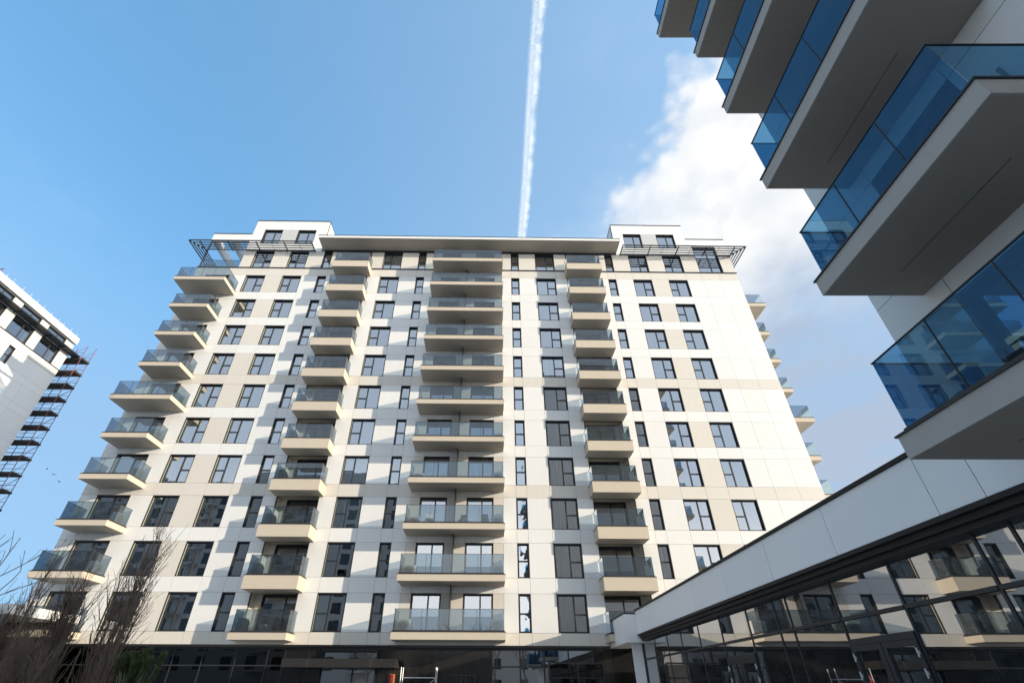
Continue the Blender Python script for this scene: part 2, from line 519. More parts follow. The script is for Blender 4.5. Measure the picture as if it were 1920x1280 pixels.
def balcony(parent, x0, x1, depth, zb, zf, cuts, mats=('render', 'undersid'), gl='rail', inset=0.08, gh=1.06, sides=(True, True), groove=False):
    """Slab from the wall (y=0) to y=-depth, fascia zb..zf, metal cap, glass parapet."""
    w = x1 - x0
    key = (round(w, 2), round(depth, 2), round(zf - zb, 2), mats, groove)
    h = zf - zb
    if key not in _bal:
        b = MB()
        b.box(0, w, -depth, -0.002, 0, h, mats[0])
        cap = MB()
        cap.box(-0.025, w + 0.025, -depth - 0.025, -0.002, h, h + 0.028, 'kerb')
        cap.box(inset - 0.03, w - inset + 0.03, -depth + inset - 0.03, -depth + inset + 0.05, h + 0.028, h + 0.10, 'kerb')
        cap.box(inset - 0.03, inset + 0.05, -depth + inset + 0.05, -0.002, h + 0.028, h + 0.10, 'kerb')
        cap.box(w - inset - 0.05, w - inset + 0.03, -depth + inset + 0.05, -0.002, h + 0.028, h + 0.10, 'kerb')
        sf = MB()
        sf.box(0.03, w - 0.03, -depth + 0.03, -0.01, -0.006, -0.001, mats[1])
        if groove:
            sf.box(0.55, w - 0.75, -depth * 0.46, -depth * 0.46 + 0.015, -0.010, -0.006, 'joint')
        rl = MB()
        zt = h + 0.10 + gh
        rl.box(inset - 0.012, w - inset + 0.012, -depth + inset - 0.012, -depth + inset + 0.012, zt - 0.004, zt + 0.014, 'kerb')
        rl.box(inset - 0.012, inset + 0.012, -depth + inset + 0.012, -0.01, zt - 0.004, zt + 0.014, 'kerb')
        rl.box(w - inset - 0.012, w - inset + 0.012, -depth + inset + 0.012, -0.01, zt - 0.004, zt + 0.014, 'kerb')
        _bal[key] = (b.data('slab'), cap.data('cap'), sf.data('soffit'), rl.data('rail'))
    a, c, s, r = _bal[key]
    o = put('balcony', a, parent, (x0, 0, zb))
    put('cap', c, o); put('soffit', s, o); put('rail', r, o)
    z = h + 0.06
    yf = -depth + inset
    wi = (w - 2 * inset)
    for k in range(cuts):
        pw = wi / cuts
        pane('glass_pane', (inset + k * pw, yf, z), pw, gh + 0.04, 'x', gl, o)
        if k:
            box('seam', inset + k * pw - 0.007, inset + k * pw + 0.007, yf - 0.009, yf + 0.009, z + 0.04, z + gh + 0.03, 'kerb', o)
    if sides[0]:
        pane('glass_pane', (inset, yf + 0.01, z), depth - inset - 0.03, gh + 0.04, 'y', gl, o)
    if sides[1]:
        pane('glass_pane', (w - inset, yf + 0.01, z), depth - inset - 0.03, gh + 0.04, 'y', gl, o)
    return o


def ac_unit(loc, label, rz=0.0, w=0.82, h=0.72, d=0.34, group='air conditioners on the balconies'):
    t = thing('air_conditioner', label, 'air conditioner', loc, rz, group)
    if 'ac' not in _win:
        b = MB(); b.box(-w / 2, w / 2, -d / 2, d / 2, 0.06, h, 'acwhite')
        g = MB()
        for k in range(11):
            x = -w / 2 + 0.06 + k * (w - 0.12) / 10
            g.box(x - 0.012, x + 0.012, -d / 2 - 0.03, -d / 2 - 0.004, 0.10, h - 0.04, 'acwhite')
        f = MB()
        n = 14
        f.v.append((0, -d / 2 - 0.002, h / 2 + 0.03))
        for k in range(n):
            f.v.append((0.26 * math.cos(2 * math.pi * k / n), -d / 2 - 0.002, h / 2 + 0.03 + 0.26 * math.sin(2 * math.pi * k / n)))
        for k in range(n):
            f.f.append((0, 1 + k, 1 + (k + 1) % n)); f.mi.append(f.slot('fan'))
        l = MB()
        l.box(-w / 2 + 0.08, -w / 2 + 0.14, -d / 2, d / 2, 0, 0.06, 'fan'); l.box(w / 2 - 0.14, w / 2 - 0.08, -d / 2, d / 2, 0, 0.06, 'fan')
        _win['ac'] = (b.data('casing'), g.data('grille'), f.data('fan'), l.data('foot'))
    for n_, me in zip(('casing', 'grille', 'fan', 'foot'), _win['ac']):
        put(n_, me, t)
    return t


ORD = ['lowest', 'second-lowest', 'third-lowest', 'fourth-lowest', 'fifth-lowest', 'sixth-lowest', 'seventh-lowest', 'eighth-lowest', 'ninth-lowest', 'tenth-lowest', 'topmost']

# ------------------------------------------------------------------ ground
gb = MB()
gb.quad((-3000, -3000, 0), (3000, -3000, 0), (3000, 3000, 0), (-3000, 3000, 0), 'paving')
g = gb.build('ground')
g['kind'] = 'structure'

# ------------------------------------------------------------------ main apartment block
FY = 30.21
main = thing('apartment_building', 'white and beige apartment block with five stacked rows of glass-railed balconies, centre of view', 'building', (0, FY, 0))
XL, XR = -27.45, 22.96
WH = 2.11


def top(k):            # window head of row k (11 = lowest)
    return 6.47 + 3.0 * (11 - k)


COLS = [('A', -26.35, -24.13, 'D'), ('W1', -22.63, -20.85, 'L'), ('W2', -19.29, -17.55, 'R'), ('N1', -16.07, -15.27, 'N'), ('G2', -14.37, -11.50, 'G'),
        ('W3', -10.34, -8.57, 'R'), ('N2', -7.01, -6.27, 'N'), ('D1', -4.71, -2.90, 'D'), ('D2', -1.57, 0.24, 'D'), ('N3', 1.77, 2.52, 'N'),
        ('W4', 4.08, 5.89, 'L'), ('G4', 6.97, 9.85, 'G'), ('N4', 10.77, 11.51, 'N'), ('W5', 13.08, 14.82, 'L'), ('W6', 16.37, 18.14, 'R')]
panels = []            # (x0,x1,z0,z1,mat)
wallmb = MB()
G = 0.007


def panel(x0, x1, z0, z1, mat):
    panels.append((x0, x1, z0, z1, mat))
    wallmb.box(x0, x1, 0.035, 0.24, z0, z1, 'joint')


def strip(x0, x1, z0, z1, opens, matf, extra=()):
    """Panels between openings; extra joints subdivide the solid stretches."""
    e = [x0]
    for a, b in opens:
        if b > x0 and a < x1:
            e += [a, b]
    e.append(x1)
    for i in range(0, len(e), 2):
        a, b = e[i], e[i + 1]
        if b - a < 0.02:
            continue
        js = [a] + [q for q in extra if a + 0.3 < q < b - 0.3] + [b]
        for p, q in zip(js[:-1], js[1:]):
            panel(p, q, z0, z1, matf(p, q))


JOINTS = sorted([c[1] for c in COLS] + [c[2] for c in COLS] + [19.6, 21.25])
WIDEJ = [19.6, 21.25]


def beige_cell(a, b):
    m = (a + b) / 2
    if -20.86 < m < -19.28 or 14.8 < m < 16.4:
        return 'beige'
    if -5.3 < m < 0.9:
        return 'beige'
    return 'white'


for k in range(2, 12):
    zt = top(k); zb = zt - WH
    ops = [(c[1], c[2]) for c in COLS]
    strip(XL, XR, zb, zt, ops, beige_cell, WIDEJ + [-5.36, 0.9])
    # band below this row
    if k == 11:
        z0, z1, m = 3.71, zb, 'beige'
    else:
        z0, z1 = top(k + 1), zb
        m = 'beige' if k in (8, 5) else 'white'
    js = [XL] + [j for j in JOINTS if not (-14.2 < j < -11.6 or 7.1 < j < 9.7)] + [XR]
    # merge slivers
    keep = [js[0]]
    for j in js[1:-1]:
        if j - keep[-1] > 0.55:
            keep.append(j)
    keep.append(js[-1])
    for a, b in zip(keep[:-1], keep[1:]):
        panel(a, b, z0, z1, m)
# band under the top row
for a, b in zip(keep[:-1], keep[1:]):
    panel(a, b, top(2), 34.40, 'beige')
# top row
T0, T1 = 34.50, 36.75
XT = -23.66
ops1 = [(c[1], c[2]) for c in COLS if c[0] != 'A'] + [(19.58, 21.83)]
strip(XT, XR, T0, T1, ops1, lambda a, b: 'beige', [])
# storey above it, left and right wings
PW = [(-22.62, -20.84), (-19.30, -17.54)]
PE = [(13.04, 14.82), (16.34, 18.12)]
for (a, b, w_) in ((-23.70, -16.43, PW), (12.0, 19.14, PE)):
    strip(a, b, T1 + 0.03, 37.80, [], lambda p, q: 'white', [w_[0][1], w_[1][0]])
    strip(a, b, 37.80, 39.90, w_, lambda p, q, w_=w_: 'greypanel' if w_[0][1] - .01 < p < w_[1][0] else 'white', [])
    strip(a, b, 39.90, 41.22, [], lambda p, q: 'white', [(a + b) / 2])
strip(19.14, XR, T1 + 0.03, 38.10, [(19.58, 21.83)], lambda p, q: 'white')
strip(19.14, XR, 38.10, 39.18, [], lambda p, q: 'white')

panels.sort(key=lambda p: -(p[1] - p[0]) * (p[3] - p[2]))
for (a, b, c, d, m) in panels[:300]:
    box('panel', a + G, b - G, 0.0, 0.035, c + G, d - G, m, main)
rest = MB()
for (a, b, c, d, m) in panels[300:]:
    rest.box(a + G, b - G, 0.0, 0.035, c + G, d - G, m)
if rest.f:
    o = rest.build('panel', main)
    o['kind'] = 'stuff'
# body behind the cladding: side walls, back, roofs
DEP = 16.0
wallmb.box(XL, XL + 0.25, 0.24, DEP, 0, 34.40, 'white')
wallmb.box(XR - 0.25, XR, 0.24, DEP, 0, 39.16, 'white')
wallmb.box(XL + 0.25, XR - 0.25, DEP - 0.3, DEP, 0, 36.9, 'white')
wallmb.box(XL + 0.25, XR - 0.25, 1.6, 1.8, 0, 34.3, 'inside')
wallmb.box(XT, XR - 0.25, 1.6, 1.8, 34.5, 36.7, 'inside')
wallmb.box(XT, XT + 0.2, 0.245, DEP, 34.5, 36.9, 'white')
wallmb.build('wall', main)
rf = MB()
rf.box(XL + 0.26, XR - 0.26, 0.25, DEP - 0.31, 34.31, 34.39, 'greypanel')
rf.box(XT + 0.21, XR - 0.26, 0.25, DEP - 0.31, 36.78, 36.93, 'greypanel')
rf.build('roof', main)
for (a, b) in ((-23.70, -16.43), (12.0, 19.14)):      # penthouse boxes
    p = MB()
    p.box(a, b, 0.245, 7.0, 39.9, 41.2, 'white'); p.box(a, a + 0.2, 0.245, 7.0, 36.95, 39.9, 'white')
    p.box(b - 0.2, b, 0.245, 7.0, 36.95, 39.9, 'white'); p.box(a + 0.2, b - 0.2, 1.5, 7.0, 36.95, 39.9, 'inside')
    p.build('penthouse', main)
    box('coping', a - 0.03, b + 0.03, -0.05, 7.03, 41.225, 41.29, 'metal', main)
p = MB(); p.box(19.16, XR - 0.26, 0.245, 5.0, 38.2, 39.15, 'white'); p.build('parapet', main)
box('coping', 19.18, XR + 0.03, -0.05, 5.1, 39.185, 39.25, 'metal', main)
# dark string course under the top row
for (a, b) in ((XT - 0.05, -14.46), (-11.20, -5.40), (0.94, 6.75), (9.97, XR + 0.04)):
    box('string_course', a, b, -0.07, 0.034, 34.405, 34.495, 'metal', main)
# eaves slab over the middle
ev = MB()
ev.box(-16.30, 12.02, -1.50, 3.0, 37.0, 37.28, 'white')
e = ev.build('eaves', main)
box('soffit', -16.26, 11.98, -1.46, -0.02, 36.985, 36.996, 'undersid', e)
box('coping', -16.33, 12.05, -1.53, 3.0, 37.283, 37.335, 'metal', e)
box('string_course', -16.1, 11.9, -0.05, 0.034, 36.78, 36.94, 'metal', main)

# windows
CURT = {('W3', 1): (0.0, 1.0, 'curtain'), ('W3', 8): (0.05, 1.0, 'curtain'), ('W3', 9): (0.3, 1.0, 'curtain'), ('W1', 10): (0.1, 0.6, 'curtain'), ('W1', 9): (0.1, 0.3, 'curtain'),
        ('W4', 8): (0, 1, 'blind'), ('W4', 9): (0, 1, 'blind'), ('W4', 10): (0, 1, 'blind'), ('W4', 11): (0, 1, 'blind'), ('W2', 7): (0.4, 1, 'curtain'), ('W3', 7): (0.45, 1.0, 'curtain'),
        ('W1', 11): (0.3, 1, 'blind'), ('W2', 11): (0.4, 1, 'blind')}
for k in range(1, 12):
    z1 = top(k) if k > 1 else T1
    z0 = z1 - WH if k > 1 else T0
    for n, a, b, kind in COLS:
        if kind == 'G' or (n == 'A' and k == 1):
            continue
        cu = CURT.get((n, k))
        if cu is None and n in ('W1', 'W2'):
            cu = (0.02, 0.17 + 0.06 * random.random(), 'curtain')
        if cu is None and n not in ('W5', 'W6', 'N3') and kind in 'LRN' and random.random() < 0.20:
            lo = random.choice([0.0, 0.55, 0.0]); cu = (lo, min(1.0, lo + random.choice([0.3, 0.45, 1.0])), 'curtain')
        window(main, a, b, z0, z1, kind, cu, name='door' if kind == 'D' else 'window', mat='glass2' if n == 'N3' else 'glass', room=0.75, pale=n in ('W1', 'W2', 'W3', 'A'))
for (a, b) in PW + PE:
    window(main, a, b, 37.80, 39.90, 'D', room=0.7)
window(main, 19.58, 21.83, T0, 38.10, 'D', room=0.7)

# loggias behind the recessed balconies
for (n, a, b, kind) in COLS:
    if kind != 'G':
        continue
    for k in range(1, 12):
        z1 = top(k) if k > 1 else T1
        z0 = (z1 - WH if k > 1 else T0) - 0.02
        l = MB()
        D_ = 0.86
        l.box(a - 0.10, a, 0.245, D_, z0, z1 + 0.02, 'beige'); l.box(b, b + 0.10, 0.245, D_, z0, z1 + 0.02, 'beige')
        l.box(a - 0.1, b + 0.1, 0.245, D_ + 0.1, z1 + 0.025, z1 + 0.06, 'undersid')
        l.box(a - 0.1, b + 0.1, 0.245, D_ + 0.1, z0 - 0.05, z0 - 0.005, 'greypanel')
        if n == 'G2':
            da, db = a + 0.46, b + 0.08
        else:
            da, db = a - 0.08, b - 0.46
        if da > a:
            l.box(a, da, D_ - 0.05, D_, z0, z1 + 0.02, 'beige')
        else:
            l.box(db, b, D_ - 0.05, D_, z0, z1 + 0.02, 'beige')
        lo = l.build('loggia', main)
        window(main, da, db, z0 + 0.01, z1 - 0.03, 'D', y=D_ - 0.12, name='door', room=0.6)

# balconies
for k in range(1, 12):
    dz = 3.0 * (10 - k)
    balcony(main, -5.37, 0.93, 1.66, 6.87 + dz, 7.24 + dz, 4)
    fz = 6.46 + dz if k < 11 else 3.86
    balcony(main, -14.44, -11.21, 1.23, fz, 7.22 + dz, 3)
    balcony(main, 6.77, 9.95, 1.23, fz, 7.22 + dz, 3)
    if k > 1:
        wide = k in (2, 6)
        balcony(main, -27.28 if wide else -26.60, -22.95 if wide else -23.47, 1.90 if wide else 1.76, 6.91 + dz, 7.26 + dz, 4 if wide else 3)
        # screen between the two flats of the wide balconies
    if k < 11:
        box('divider', -2.33, -2.28, -0.62, -0.003, 4.30 + dz, 6.86 + dz, 'metal', main)
# side balconies round the far corner
for k in range(2, 10):
    dz = 3.0 * (10 - k)
    wide = k in (2, 6)
    ya, yb, xe = (0.62, 4.6, 25.0) if wide else (1.08, 4.2, 24.62)
    s = MB(); s.box(XR + 0.003, xe, ya, yb, 0, 0.35, 'render')
    o = s.build('balcony', main, (0, 0, 6.91 + dz))
    box('cap', XR + 0.003, xe + 0.02, ya - 0.02, yb + 0.02, 0.352, 0.40, 'kerb', o)
    pane('glass_pane', (XR + 0.01, ya + 0.08, 0.40), xe - XR - 0.09, 1.10, 'x', 'rail', o)
    pane('glass_pane', (xe - 0.08, ya + 0.08, 0.40), (yb - ya) / 2 - 0.09, 1.10, 'y', 'rail', o)
    pane('glass_pane', (xe - 0.08, (ya + yb) / 2, 0.40), (yb - ya) / 2 - 0.09, 1.10, 'y', 'rail', o)
    pane('glass_pane', (XR + 0.01, yb - 0.08, 0.40), xe - XR - 0.09, 1.10, 'x', 'rail', o)


# sun-shade pergolas round the top corners
def pergola(xa, xb, corner, tip, yend):
    """Louvre frame along the facade from xa to xb at z 36.87, turning round the corner to y = yend."""
    z, yf = 36.86, -1.14
    fr = MB()
    sg = 1 if tip > corner else -1
    fr.box(min(xa, tip), max(xa, tip), yf - 0.03, yf + 0.03, z - 0.07, z + 0.05, 'metal')
    fr.box(min(xa, corner), max(xa, corner), -0.10, -0.04, z - 0.07, z + 0.05, 'metal')
    fr.box(tip - 0.03, tip + 0.03, yf + 0.035, yend, z - 0.07, z + 0.05, 'metal')
    fr.box(corner + sg * 0.10 - 0.03, corner + sg * 0.10 + 0.03, -0.03, yend, z - 0.07, z + 0.05, 'metal')
    o = fr.build('pergola', main)
    n = 3
    for i in range(1, n + 1):
        f = i / (n + 1)
        y = yf + f * (-0.07 - yf)
        xe = tip + f * (corner + sg * 0.10 - tip)
        box('slat', min(xa, xe), max(xa, xe), y - 0.04, y + 0.04, z - 0.04, z + 0.03, 'metal', o)
        box('slat', xe - 0.04, xe + 0.04, y + 0.045, yend - 0.02, z - 0.04, z + 0.03, 'metal', o)
    m = max(3, int(abs(tip - xa) / 3.4) + 1)
    for i in range(m + 1):
        x = xa + (corner - xa) * i / m
        box('bracket', x - 0.04, x + 0.04, yf + 0.035, -0.003, z - 0.16, z - 0.075, 'metal', o)
    for i in range(m * 2):
        if i % 2:
            x = xa + (corner - xa) * i / (2 * m)
            box('tie', x - 0.012, x + 0.012, yf + 0.035, -0.003, z + 0.052, z + 0.07, 'metal', o)
    b = MB()
    b.seg((tip, yf, z), (corner + sg * 0.1, -0.07, z), 0.05, 0.05, 'metal', 4)
    b.seg((tip - 0.0, yend - 0.3, z - 0.09), (corner, yend - 0.3, z - 0.09), 0.045, 0.045, 'metal', 4)
    b.build('bracket', o)
    return o


pergola(-17.0, -28.5, -27.45, -28.5, 2.1)
pergola(12.32, 24.06, 22.97, 24.06, 1.9)

# open roof terrace at the corner: top beams, posts, glass
tr = MB()
tr.box(XL, -23.705, 0.0, 0.30, 38.20, 39.17, 'white')
tr.box(XL, XL + 0.3, 0.305, 5.0, 38.20, 39.17, 'white')
tr.box(XL + 0.31, -23.7, 4.7, 5.0, 38.20, 39.17, 'white')
tr.box(-25.75, -25.35, 0.305, 4.69, 38.25, 39.1, 'white')
o = tr.build('terrace_frame', main)
box('coping', XL - 0.03, -23.72, -0.05, 0.33, 39.175, 39.235, 'metal', o)
box('post', XL + 0.02, XL + 0.3, 4.72, 4.98, 34.4, 38.195, 'white', o)
box('post', XL + 0.02, XL + 0.12, 0.05, 0.15, 34.4, 38.195, 'metal', o)
for k in range(3):
    pane('glass_pane', (XL + 0.06 + k * 1.22, 0.06, 34.42), 1.20, 1.1, 'x', 'rail', o)
    pane('glass_pane', (XL + 0.06, 0.3 + k * 1.45, 34.42), 1.42, 1.1, 'y', 'railblue', o)
box('string_course', XL - 0.02, XT - 0.06, -0.07, 0.034, 34.405, 34.495, 'metal', main)

# ground floor: dark stone and shop glazing set back under the band
GF = 0.45
gw = MB()
gw.box(XL + 0.1, XR - 0.1, GF + 0.9, GF + 1.0, 0.0, 3.62, 'inside')
gw.build('shop_interior', main)
box('soffit', XL + 0.02, XR - 0.02, 0.24, GF + 1.0, 3.63, 3.70, 'joint', main)
box('lintel', XL + 0.05, 6.66, GF - 0.02, GF + 0.10, 3.50, 3.625, 'metal', main)
gx = [-27.3, -25.2, -23.4, -21.6, -19.8, -17.99, -16.31, -14.44, -12.64, -11.65]
for a, b in zip(gx[:-1], gx[1:]):
    pane('shop_pane', (a + 0.03, GF, 2.74), b - a - 0.06, 0.76, 'x', 'shopblack', main)
    pane('shop_pane', (a + 0.03, GF, 0.05), b - a - 0.06, 2.62, 'x', 'shopblack', main)
    box('mullion', b - 0.03, b + 0.03, GF - 0.04, GF + 0.06, 0, 3.498, 'metal', main)
box('transom', gx[0], gx[-1] - 0.035, GF - 0.03, GF + 0.05, 2.67, 2.74, 'metal', main)
for a, b in ((-11.61, -10.5), (-10.5, -9.55), (-6.3, -4.9), (-4.9, -3.2), (-3.2, -1.5), (-1.5, 0.17)):
    box('stone_panel', a + 0.006, b - 0.006, GF - 0.01, GF + 0.03, 0.0, 3.49, 'stone', main)
window(main, -9.52, -6.33, 0.1, 3.49, 'D', y=GF - 0.1, name='shop_window', mat='shop', room=0.9)
wx = [0.2, 1.81, 3.2, 4.6, 6.02]
for a, b in zip(wx[:-1], wx[1:]):
    pane('shop_pane', (a + 0.04, GF, 2.72), b - a - 0.08, 0.77, 'x', 'shop', main)
    pane('shop_pane', (a + 0.04, GF, 0.05), b - a - 0.08, 2.6, 'x', 'shop', main)
    box('mullion', a - 0.035, a + 0.035, GF - 0.05, GF + 0.06, 0, 3.498, 'metal', main)
box('mullion', 5.985, 6.055, GF - 0.05, GF + 0.06, 0, 3.498, 'metal', main)
box('transom', 0.24, 5.98, GF - 0.04, GF + 0.05, 2.65, 2.72, 'metal', main)
box('stone_panel', 6.06, 8.9, GF - 0.01, GF + 0.03, 0.0, 3.62, 'stone', main)
# entrance canopy
cb = MB(); cb.box(-11.15, -5.06, -1.2, GF - 0.03, 2.58, 2.98, 'bronze')
c = cb.build('canopy', main)
for x in (-9.75, -6.35):
    box('joint', x - 0.006, x + 0.006, -1.205, -1.2, 2.59, 2.97, 'joint', c)
# glazed entrance porch
pb = MB()
for x in (3.32, 4.85, 6.26):
    pb.box(x - 0.04, x + 0.04, -0.9, -0.82, 0, 2.80, 'metal')
    pb.box(x - 0.04, x + 0.04, -0.815, GF - 0.06, 2.72, 2.80, 'metal')
pb.box(3.28, 6.30, -0.91, -0.83, 2.805, 2.88, 'metal'); pb.box(3.28, 6.30, -0.9, -0.84, 2.12, 2.17, 'metal')
o = pb.build('entrance_porch', main)
pane('glass_pane', (3.36, -0.86, 0.02), 1.45, 2.1, 'x', 'shopblack', o); pane('glass_pane', (4.89, -0.86, 0.02), 1.33, 2.1, 'x', 'shopblack', o)
pane('glass_pane', (3.36, -0.86, 2.18), 1.45, 0.6, 'x', 'shopblack', o); pane('glass_pane', (4.89, -0.86, 2.18), 1.33, 0.6, 'x', 'shopblack', o)
pane('glass_pane', (3.32, -0.82, 0.02), GF + 0.76, 2.7, 'y', 'shopblack', o)
window(main, -1.95, -0.75, 0.05, 2.3, 'D', y=GF - 0.16, name='door', mat='shop', room=0.4)

# alarm box and small scaffold tower in front of the ground floor
t = thing('alarm_box', 'small red alarm box on the black wall beside the entrance canopy', 'alarm', (-5.45, FY + GF - 0.015, 2.12))
box('casing', -0.13, 0.13, -0.10, 0, -0.18, 0.18, 'red', t)
box('backplate', -0.10, 0.20, 0.001, 0.004, -0.22, 0.20, 'orange', t)
t = thing('scaffold_tower', 'small aluminium scaffold tower standing against the black ground-floor wall', 'scaffold', (-3.8, FY - 0.35, 0))
for x in (-0.95, 0.95):
    for y in (-0.35, 0.35):
        b = MB(); b.seg((x, y, 0), (x, y, 2.62), 0.025, 0.025, 'steel', 6); b.build('upright', t)
    for z in (0.5, 1.2, 1.9):
        b = MB(); b.seg((x, -0.35, z), (x, 0.35, z), 0.02, 0.02, 'steel', 5); b.build('rung', t)
for y in (-0.35, 0.35):
    for z in (0.7, 2.13):
        b = MB(); b.seg((-0.95, y, z), (0.95, y, z), 0.022, 0.022, 'steel', 5); b.build('ledger', t)
b = MB(); b.seg((-0.95, -0.35, 0.7), (0.95, -0.35, 2.1), 0.016, 0.016, 'steel', 5); b.build('brace', t)

# air conditioners and furniture on the balconies
for k in range(2, 12):
    dz = 3.0 * (10 - k)
    f = ORD[11 - k]
    ac_unit((-23.85 if k not in (2, 6) else -23.35, FY - 0.55, 7.29 + dz), 'slatted air conditioner on the %s balcony of the corner stack beside the trees' % f, R(90))
for k in range(1, 12):
    dz = 3.0 * (10 - k)
    f = ORD[11 - k]
    ac_unit((-14.05, FY - 0.55, 7.25 + dz), 'slatted air conditioner on the %s recessed balcony above the entrance canopy' % f, R(-90))
for k in range(5, 12):
    dz = 3.0 * (10 - k)
    f = ORD[11 - k]
    ac_unit((0.48, FY - 0.35, 7.27 + dz), 'air conditioner at the %s wide central balcony, end nearest the podium' % f)
    ac_unit((-4.95, FY - 0.35, 7.27 + dz), 'air conditioner at the %s wide central balcony, end above the canopy' % f)
for k in range(7, 11):
    dz = 3.0 * (10 - k)
    f = ORD[11 - k]
    ac_unit((9.55, FY - 0.55, 7.25 + dz), 'air conditioner on the %s recessed balcony above the podium roof' % f, R(90))


def chair(loc, label, mat, rz):
    t = thing('garden_chair', label, 'chair', loc, rz, 'chairs on the central balconies')
    box('seat', -0.24, 0.24, -0.22, 0.22, 0.42, 0.46, mat, t)
    box('backrest', -0.24, 0.24, 0.20, 0.24, 0.60, 0.88, mat, t)
    for x in (-0.21, 0.21):
        box('leg', x - 0.018, x + 0.018, -0.21, -0.17, 0, 0.418, mat, t)
        box('leg', x - 0.018, x + 0.018, 0.19, 0.23, 0, 0.598, mat, t)
    return t


zc = 7.275 + 6.0
chair((-3.9, FY - 0.75, zc - 3.0), 'pale garden chair behind the glass of the third-lowest wide central balcony', 'acwhite', R(15))
chair((-1.75, FY - 0.6, zc - 3.0), 'dark garden chair beside the divider of the third-lowest wide central balcony', 'fan', R(-20))
chair((-0.3, FY - 0.8, zc - 3.0), 'dark garden chair near the air conditioner, third-lowest wide central balcony', 'fan', R(10))

# ------------------------------------------------------------------ tower overhead (right) and its shop podium
TA = R(-90 - 0.87)
QX, QY = 7.3, 6.45
tower = thing('apartment_tower', 'shaded apartment tower with deep balconies and blue glass railings overhead', 'building', (QX, QY, 0), TA)
tp = []
twall = MB()
TL = 30.0
TOPZ = 39.2
twall.box(0.0, TL, 0.9, 16.2, 0, TOPZ, 'white')
twall.box(0.0, 0.24, 0.04, 0.89, 5.1, TOPZ, 'white')
jx = [0.0, 0.92, 1.0, 3.6, 5.4, 7.2, 9.0, 12.0, 15.0, 18.0, 21.0, 24.0, 27.0, TL]
for k in range(12):
    z0 = 4.60 + 3.0 * k                     # floor level; door head 2.2 above
    ops = [(1.25, 3.05), (6.0, 7.8), (9.6, 11.4), (14.0, 15.8), (18.0, 20.4), (23, 24.8)]
    e = [0.0]
    for a, b in ops:
        e += [a, b]
    e.append(TL)
    za, zb2 = z0 + 0.02, z0 + 2.2
    for i in range(0, len(e), 2):
        twall.box(e[i], e[i + 1], 0.04, 0.25, za, zb2, 'joint')
        if k < 7:
            box('panel', e[i] + G, e[i + 1] - G, 0, 0.04, za + G, zb2 - G, 'white', tower)
        else:
            twall.box(e[i] + G, e[i + 1] - G, 0, 0.04, za + G, zb2 - G, 'white')
    jj = [0.0, 1.25, 3.05, 6.0, 7.8, 9.6, 11.4, 14.0, 15.8, 18.0, 20.4, 23, 24.8, TL]
    zc2 = z0 + 3.02 if k < 11 else TOPZ
    twall.box(0, TL, 0.04, 0.25, zb2, zc2, 'joint')
    for a, b in zip(jj[:-1], jj[1:]):
        if k < 7:
            box('panel', a + G, b - G, 0, 0.04, zb2 + G, zc2 - G, 'white', tower)
        else:
            twall.box(a + G, b - G, 0, 0.04, zb2 + G, zc2 - G, 'white')
    for (a, b), kd in zip(ops, 'DLRLDL'):
        window(tower, a, b, za, zb2, kd, y=0.0, room=0.6, name='door' if kd == 'D' else 'window')
twall.box(0, TL, 0.04, 0.25, 4.2, 4.62, 'joint')
twall.build('wall', tower)
box('coping', -0.05, TL, -0.05, 16.3, TOPZ + 0.005, TOPZ + 0.07, 'metal', tower)
for k in range(11):
    zb = 4.19 + 3.0 * k
    wide = k in (5, 9)
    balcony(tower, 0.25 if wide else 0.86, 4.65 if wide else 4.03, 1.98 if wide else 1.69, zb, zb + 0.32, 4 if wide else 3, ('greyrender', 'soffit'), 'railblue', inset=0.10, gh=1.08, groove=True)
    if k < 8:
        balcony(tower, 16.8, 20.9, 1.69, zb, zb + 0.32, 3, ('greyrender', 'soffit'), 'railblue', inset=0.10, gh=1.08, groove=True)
# far-side balconies of the tower, mirrored in the windows of the main block
for k in range(12):
    zb = 4.19 + 3.0 * k
    s = MB(); s.box(0.6, 4.0, 16.205, 17.6, 0, 0.34, 'greyrender')
    o = s.build('balcony', tower, (0, 0, zb))
    pane('glass_pane', (0.7, 17.5, 0.36), 3.2, 1.1, 'x', 'rail', o)
    pane('glass_pane', (0.7, 16.21, 0.36), 1.28, 1.1, 'y', 'rail', o)
# two dark vent slots on the wall beside the second balcony
for x in (4.35, 4.62):
    box('vent_slot', x, x + 0.05, -0.012, -0.002, 8.0, 9.1, 'fan', tower)

pod = thing('shop_podium', 'low shop wing with white fascia band and dark glazing under the blue-railed tower', 'building', (QX, QY, 0), TA)
PF = -19.95                                  # far end (local x runs towards the camera)
PN = 14.0
fj = [PF, -17.2, -14.42, -11.71, -8.95, -6.21, -3.54, -0.85, 0.0]
for a, b in zip(fj[:-1], fj[1:]):
    box('fascia_panel', a + 0.008, b - 0.008, -0.01, 0.03, 3.99, 5.02, 'fascia', pod)
fj2 = [0.0, 2.8, 5.6, 8.4, 11.2, PN]
for a, b in zip(fj2[:-1], fj2[1:]):
    box('fascia_panel', a + 0.008, b - 0.008, -0.01, 0.03, 3.99, 4.61, 'fascia', pod)
pw = MB()
pw.box(PF, -0.01, 0.035, 12.0, 3.98, 5.0, 'joint')
pw.box(PF, PN, 5.2, 5.4, 0.0, 3.7, 'inside')
pw.box(PF, PN, 0.45, 5.19, 3.55, 3.68, 'inside')
pw.box(PF + 0.3, PF + 0.4, 0.45, 5.19, 0.0, 3.54, 'inside')
pw.build('wall', pod)
for a, b in zip(fj[:-1:2], fj[2::2]):
    box('coping', a + 0.004, b - 0.004, -0.06, 0.5, 5.03, 5.10, 'bronze', pod)
